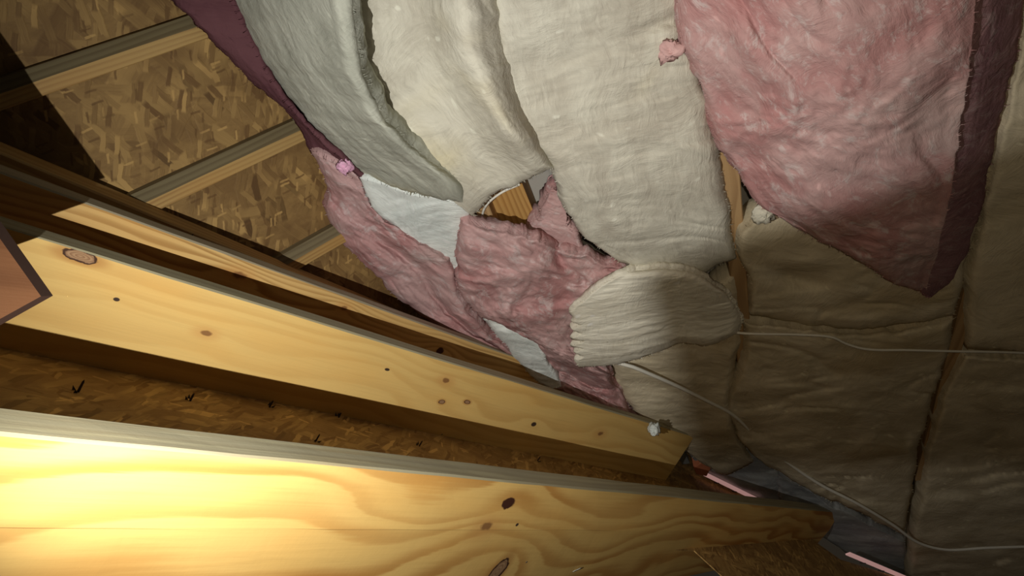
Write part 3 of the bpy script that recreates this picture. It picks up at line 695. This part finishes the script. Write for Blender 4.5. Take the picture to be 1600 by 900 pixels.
# ------------------------------------------------------------------ eave
M_soff = NT('daylight_soffit', .7)
M_soff.b.inputs['Base Color'].default_value = (.7, .45, .42, 1)
M_soff.b.inputs['Emission Color'].default_value = (1, .56, .52, 1); M_soff.b.inputs['Emission Strength'].default_value = .28
def slit(p0, p1, w, z, label):
    A, B = (fl(*p0, z), fl(*p1, z)) if z else (W(on(*p0, NR, KDECK+.012)), W(on(*p1, NR, KDECK+.012))); d = (B-A).normalized(); s = d.cross(Vector((0, 0, 1)))
    vs = []
    for q in (A, B):
        for a, b in ((-w/2, 0), (w/2, 0), (w/2, -.006), (-w/2, -.006)): vs.append(q+s*a+Vector((0, 0, b)))
    fs = [(0, 1, 2, 3), (7, 6, 5, 4)]+[(i, (i+1) % 4, 4+(i+1) % 4, 4+i) for i in range(4)]
    e = empty('soffit_vent', (A+B)/2-Vector((0, 0, .006))); tag(e, label, 'vent')
    mesh_obj('vent_strip', vs, fs, [M_soff.m], parent=e)
    for t in (.25, .55, .8):
        P = A.lerp(B, t); v2, f2 = tube_geo([P+s*w*.9+Vector((0, 0, .001)), P-s*w*.2+Vector((0, 0, .012))], [.003, .002], 6)
        mesh_obj('nail_tip', v2, f2, [plain('dark_nail', (.05, .04, .035), .6)], parent=e)
    return e
slit((1098, 740), (1188, 784), .018, .062, 'pink daylight slit of the soffit vent between the two lower rafters')
slit((1325, 866), (1420, 906), .022, None, 'pink daylight slit of the soffit vent at the bottom right')
M_rb = plain('orange_block', (.52, .17, .08), .8, nz=.2)
flat_block('end_block', [(1084, 732), (1097, 724), (1110, 732), (1104, 744), (1088, 741)], .02, .08, M_rb, 'small orange brown block at the start of the daylight slit', 'block')
M_strap = plain('grey_metal', (.20, .21, .2), .5, .5, .3)
flat_block('metal_strap', [(1048, 684), (1057, 682), (1078, 724), (1066, 726)], .06, .085, M_strap, 'grey metal strap at the foot of the middle rafter', 'strap')

# ------------------------------------------------------------------ nails
M_nail = plain('dark_steel', (.06, .05, .045), .45, .5, .6, nz=.1)
M_nails = plain('bright_steel', (.55, .55, .5), .3, .6, .9, nz=.1)
def nail(px, py, L, label, group=None, lean=(.0, .0), mat=None, k=KDECK, n=NR, r=.0022, sp=True):
    P = on(px, py, n, k); d = nrm(n+D*lean[0]+E*lean[1])
    pts = [P-d*.004, P+d*L*.8, P+d*L]
    vs, fs = tube_geo([W(p) for p in pts], [r, r*.85, .0003], 8)
    if sp:      # torn wood splinters round the shank
        base = len(vs)
        for a in range(2):
            t = a*1.3+px; c = P+D*(math.cos(t)*.006)+E*(math.sin(t)*.006)
            s1 = D*.003; tip = c+n*.007+D*math.cos(t)*.005+E*math.sin(t)*.005
            i = len(vs); vs += [W(c-s1), W(c+s1), W(c+E*.003), W(tip)]
            fs += [(i, i+1, i+3), (i+1, i+2, i+3), (i+2, i, i+3), (i, i+2, i+1)]
    return tag(mesh_obj('roofing_nail', vs, fs, [mat or M_nail]), label, 'nail', group)
nail(456, 612, .062, 'long thin nail crossing the shaded lower edge of the pale rafter', lean=(.1, -.25), sp=False, r=.0016, mat=plain('grey_steel', (.22, .2, .17), .4, .5, .5))
nail(122, 612, .022, 'dark nail with torn wood, leftmost on the roof sheathing')
nail(297, 626, .016, 'second splintered nail from the left on the roof sheathing')
nail(421, 636, .016, 'third splintered nail from the left on the roof sheathing')
nail(529, 652, .012, 'small nail tip right of the long thin nail')
NUM = ['first', 'second', 'third', 'fourth', 'fifth', 'sixth', 'seventh', 'eighth', 'ninth']
for qi, (x, y) in enumerate([(494, 688), (655, 697), (688, 678), (726, 680), (840, 720), (892, 716), (868, 711), (1050, 727), (1120, 748)]):
    nail(x, y, .015, NUM[[494, 655, 688, 726, 840, 868, 892, 1050, 1120].index(x)]+' from the left of nine tiny nail tips between the two lower rafters', 'nail tips in the sheathing strip', r=.0018)
# bright nails near the bottom border, standing on the near rafter
def on_face(px, py):
    a = np.array(PA[2]); b = np.array(PA[3]); A = TA+EA*a[0]+NA*a[1]; B = TA+EA*b[0]+NA*b[1]
    nn = np.cross(DA, B-A); return on(px, py, nn, np.dot(A, nn)), (nrm(nn) if np.dot(nn, A) < 0 else -nrm(nn))
P, nn = on_face(882, 899)
vs, fs = tube_geo([W(P), W(P+nn*.012+NA*.03+DA*.022), W(P+nn*.013+NA*.033+DA*.0245)], [.0013, .0013, .0004], 8)
tag(mesh_obj('finish_nail', vs, fs, [M_nails], recalc=True), 'thin shiny nail leaning up at the bottom border', 'nail')
P, nn = on_face(821, 876)
vs, fs = tube_geo([W(P), W(P+nn*.004), W(P+nn*.0045)], [.0028, .0028, .001], 12)
tag(mesh_obj('nail_head', vs, fs, [M_nails]), 'glinting nail head on the near rafter beside the oval knot', 'nail')

# staples on the dark side of the valley board
for i, (x, y) in enumerate([(190, 312), (302, 366), (352, 374), (392, 404), (500, 442)]):
    A = on(x, y, nD, np.dot(nD, TD)); B = A-dD*.006-nD*.016
    vs, fs = tube_geo([W(A), W(B)], .0012, 6)
    tag(mesh_obj('wire_staple', vs, fs, [M_nail]), NUM[i]+' from the left of five tiny wire staples on the dim valley board', 'staple', 'staples along the valley board')

# ------------------------------------------------------------------ the flashlight (outside the picture), with an added plate shaping its shadow
def lp(x, y, z): return V(*LC)+V(x, y, 1)*z
M_black = plain('black_plastic', (.02, .02, .02), .5)
fe = empty('flashlight', W(V(*LC)-V(0, 0, .1))); tag(fe, 'black flashlight with an added shadow plate just outside the lower left border', 'flashlight')
P0 = V(*LC)
vs, fs = tube_geo([W(P0-V(.02, .04, .10)), W(P0-V(.004, .008, .02)), W(P0-V(.001, .002, .006))], [.012, .014, .012], 20)
mesh_obj('body', vs, fs, [M_black], parent=fe)
hd = [(.38, .125), (1.05, .365), (1.05, -.21), (.38, -.21)]; hz = .028  # unseen plate added to throw the shadow over the right side
fr_ = [lp(a, b, hz) for a, b in hd]; bk = [p-V(0, 0, .0015) for p in fr_]
mesh_obj('shadow_plate', [W(p) for p in fr_+bk], [(0, 1, 2, 3), (7, 6, 5, 4), (0, 1, 5, 4), (1, 2, 6, 5), (2, 3, 7, 6), (3, 0, 4, 7)], [M_black], parent=fe)
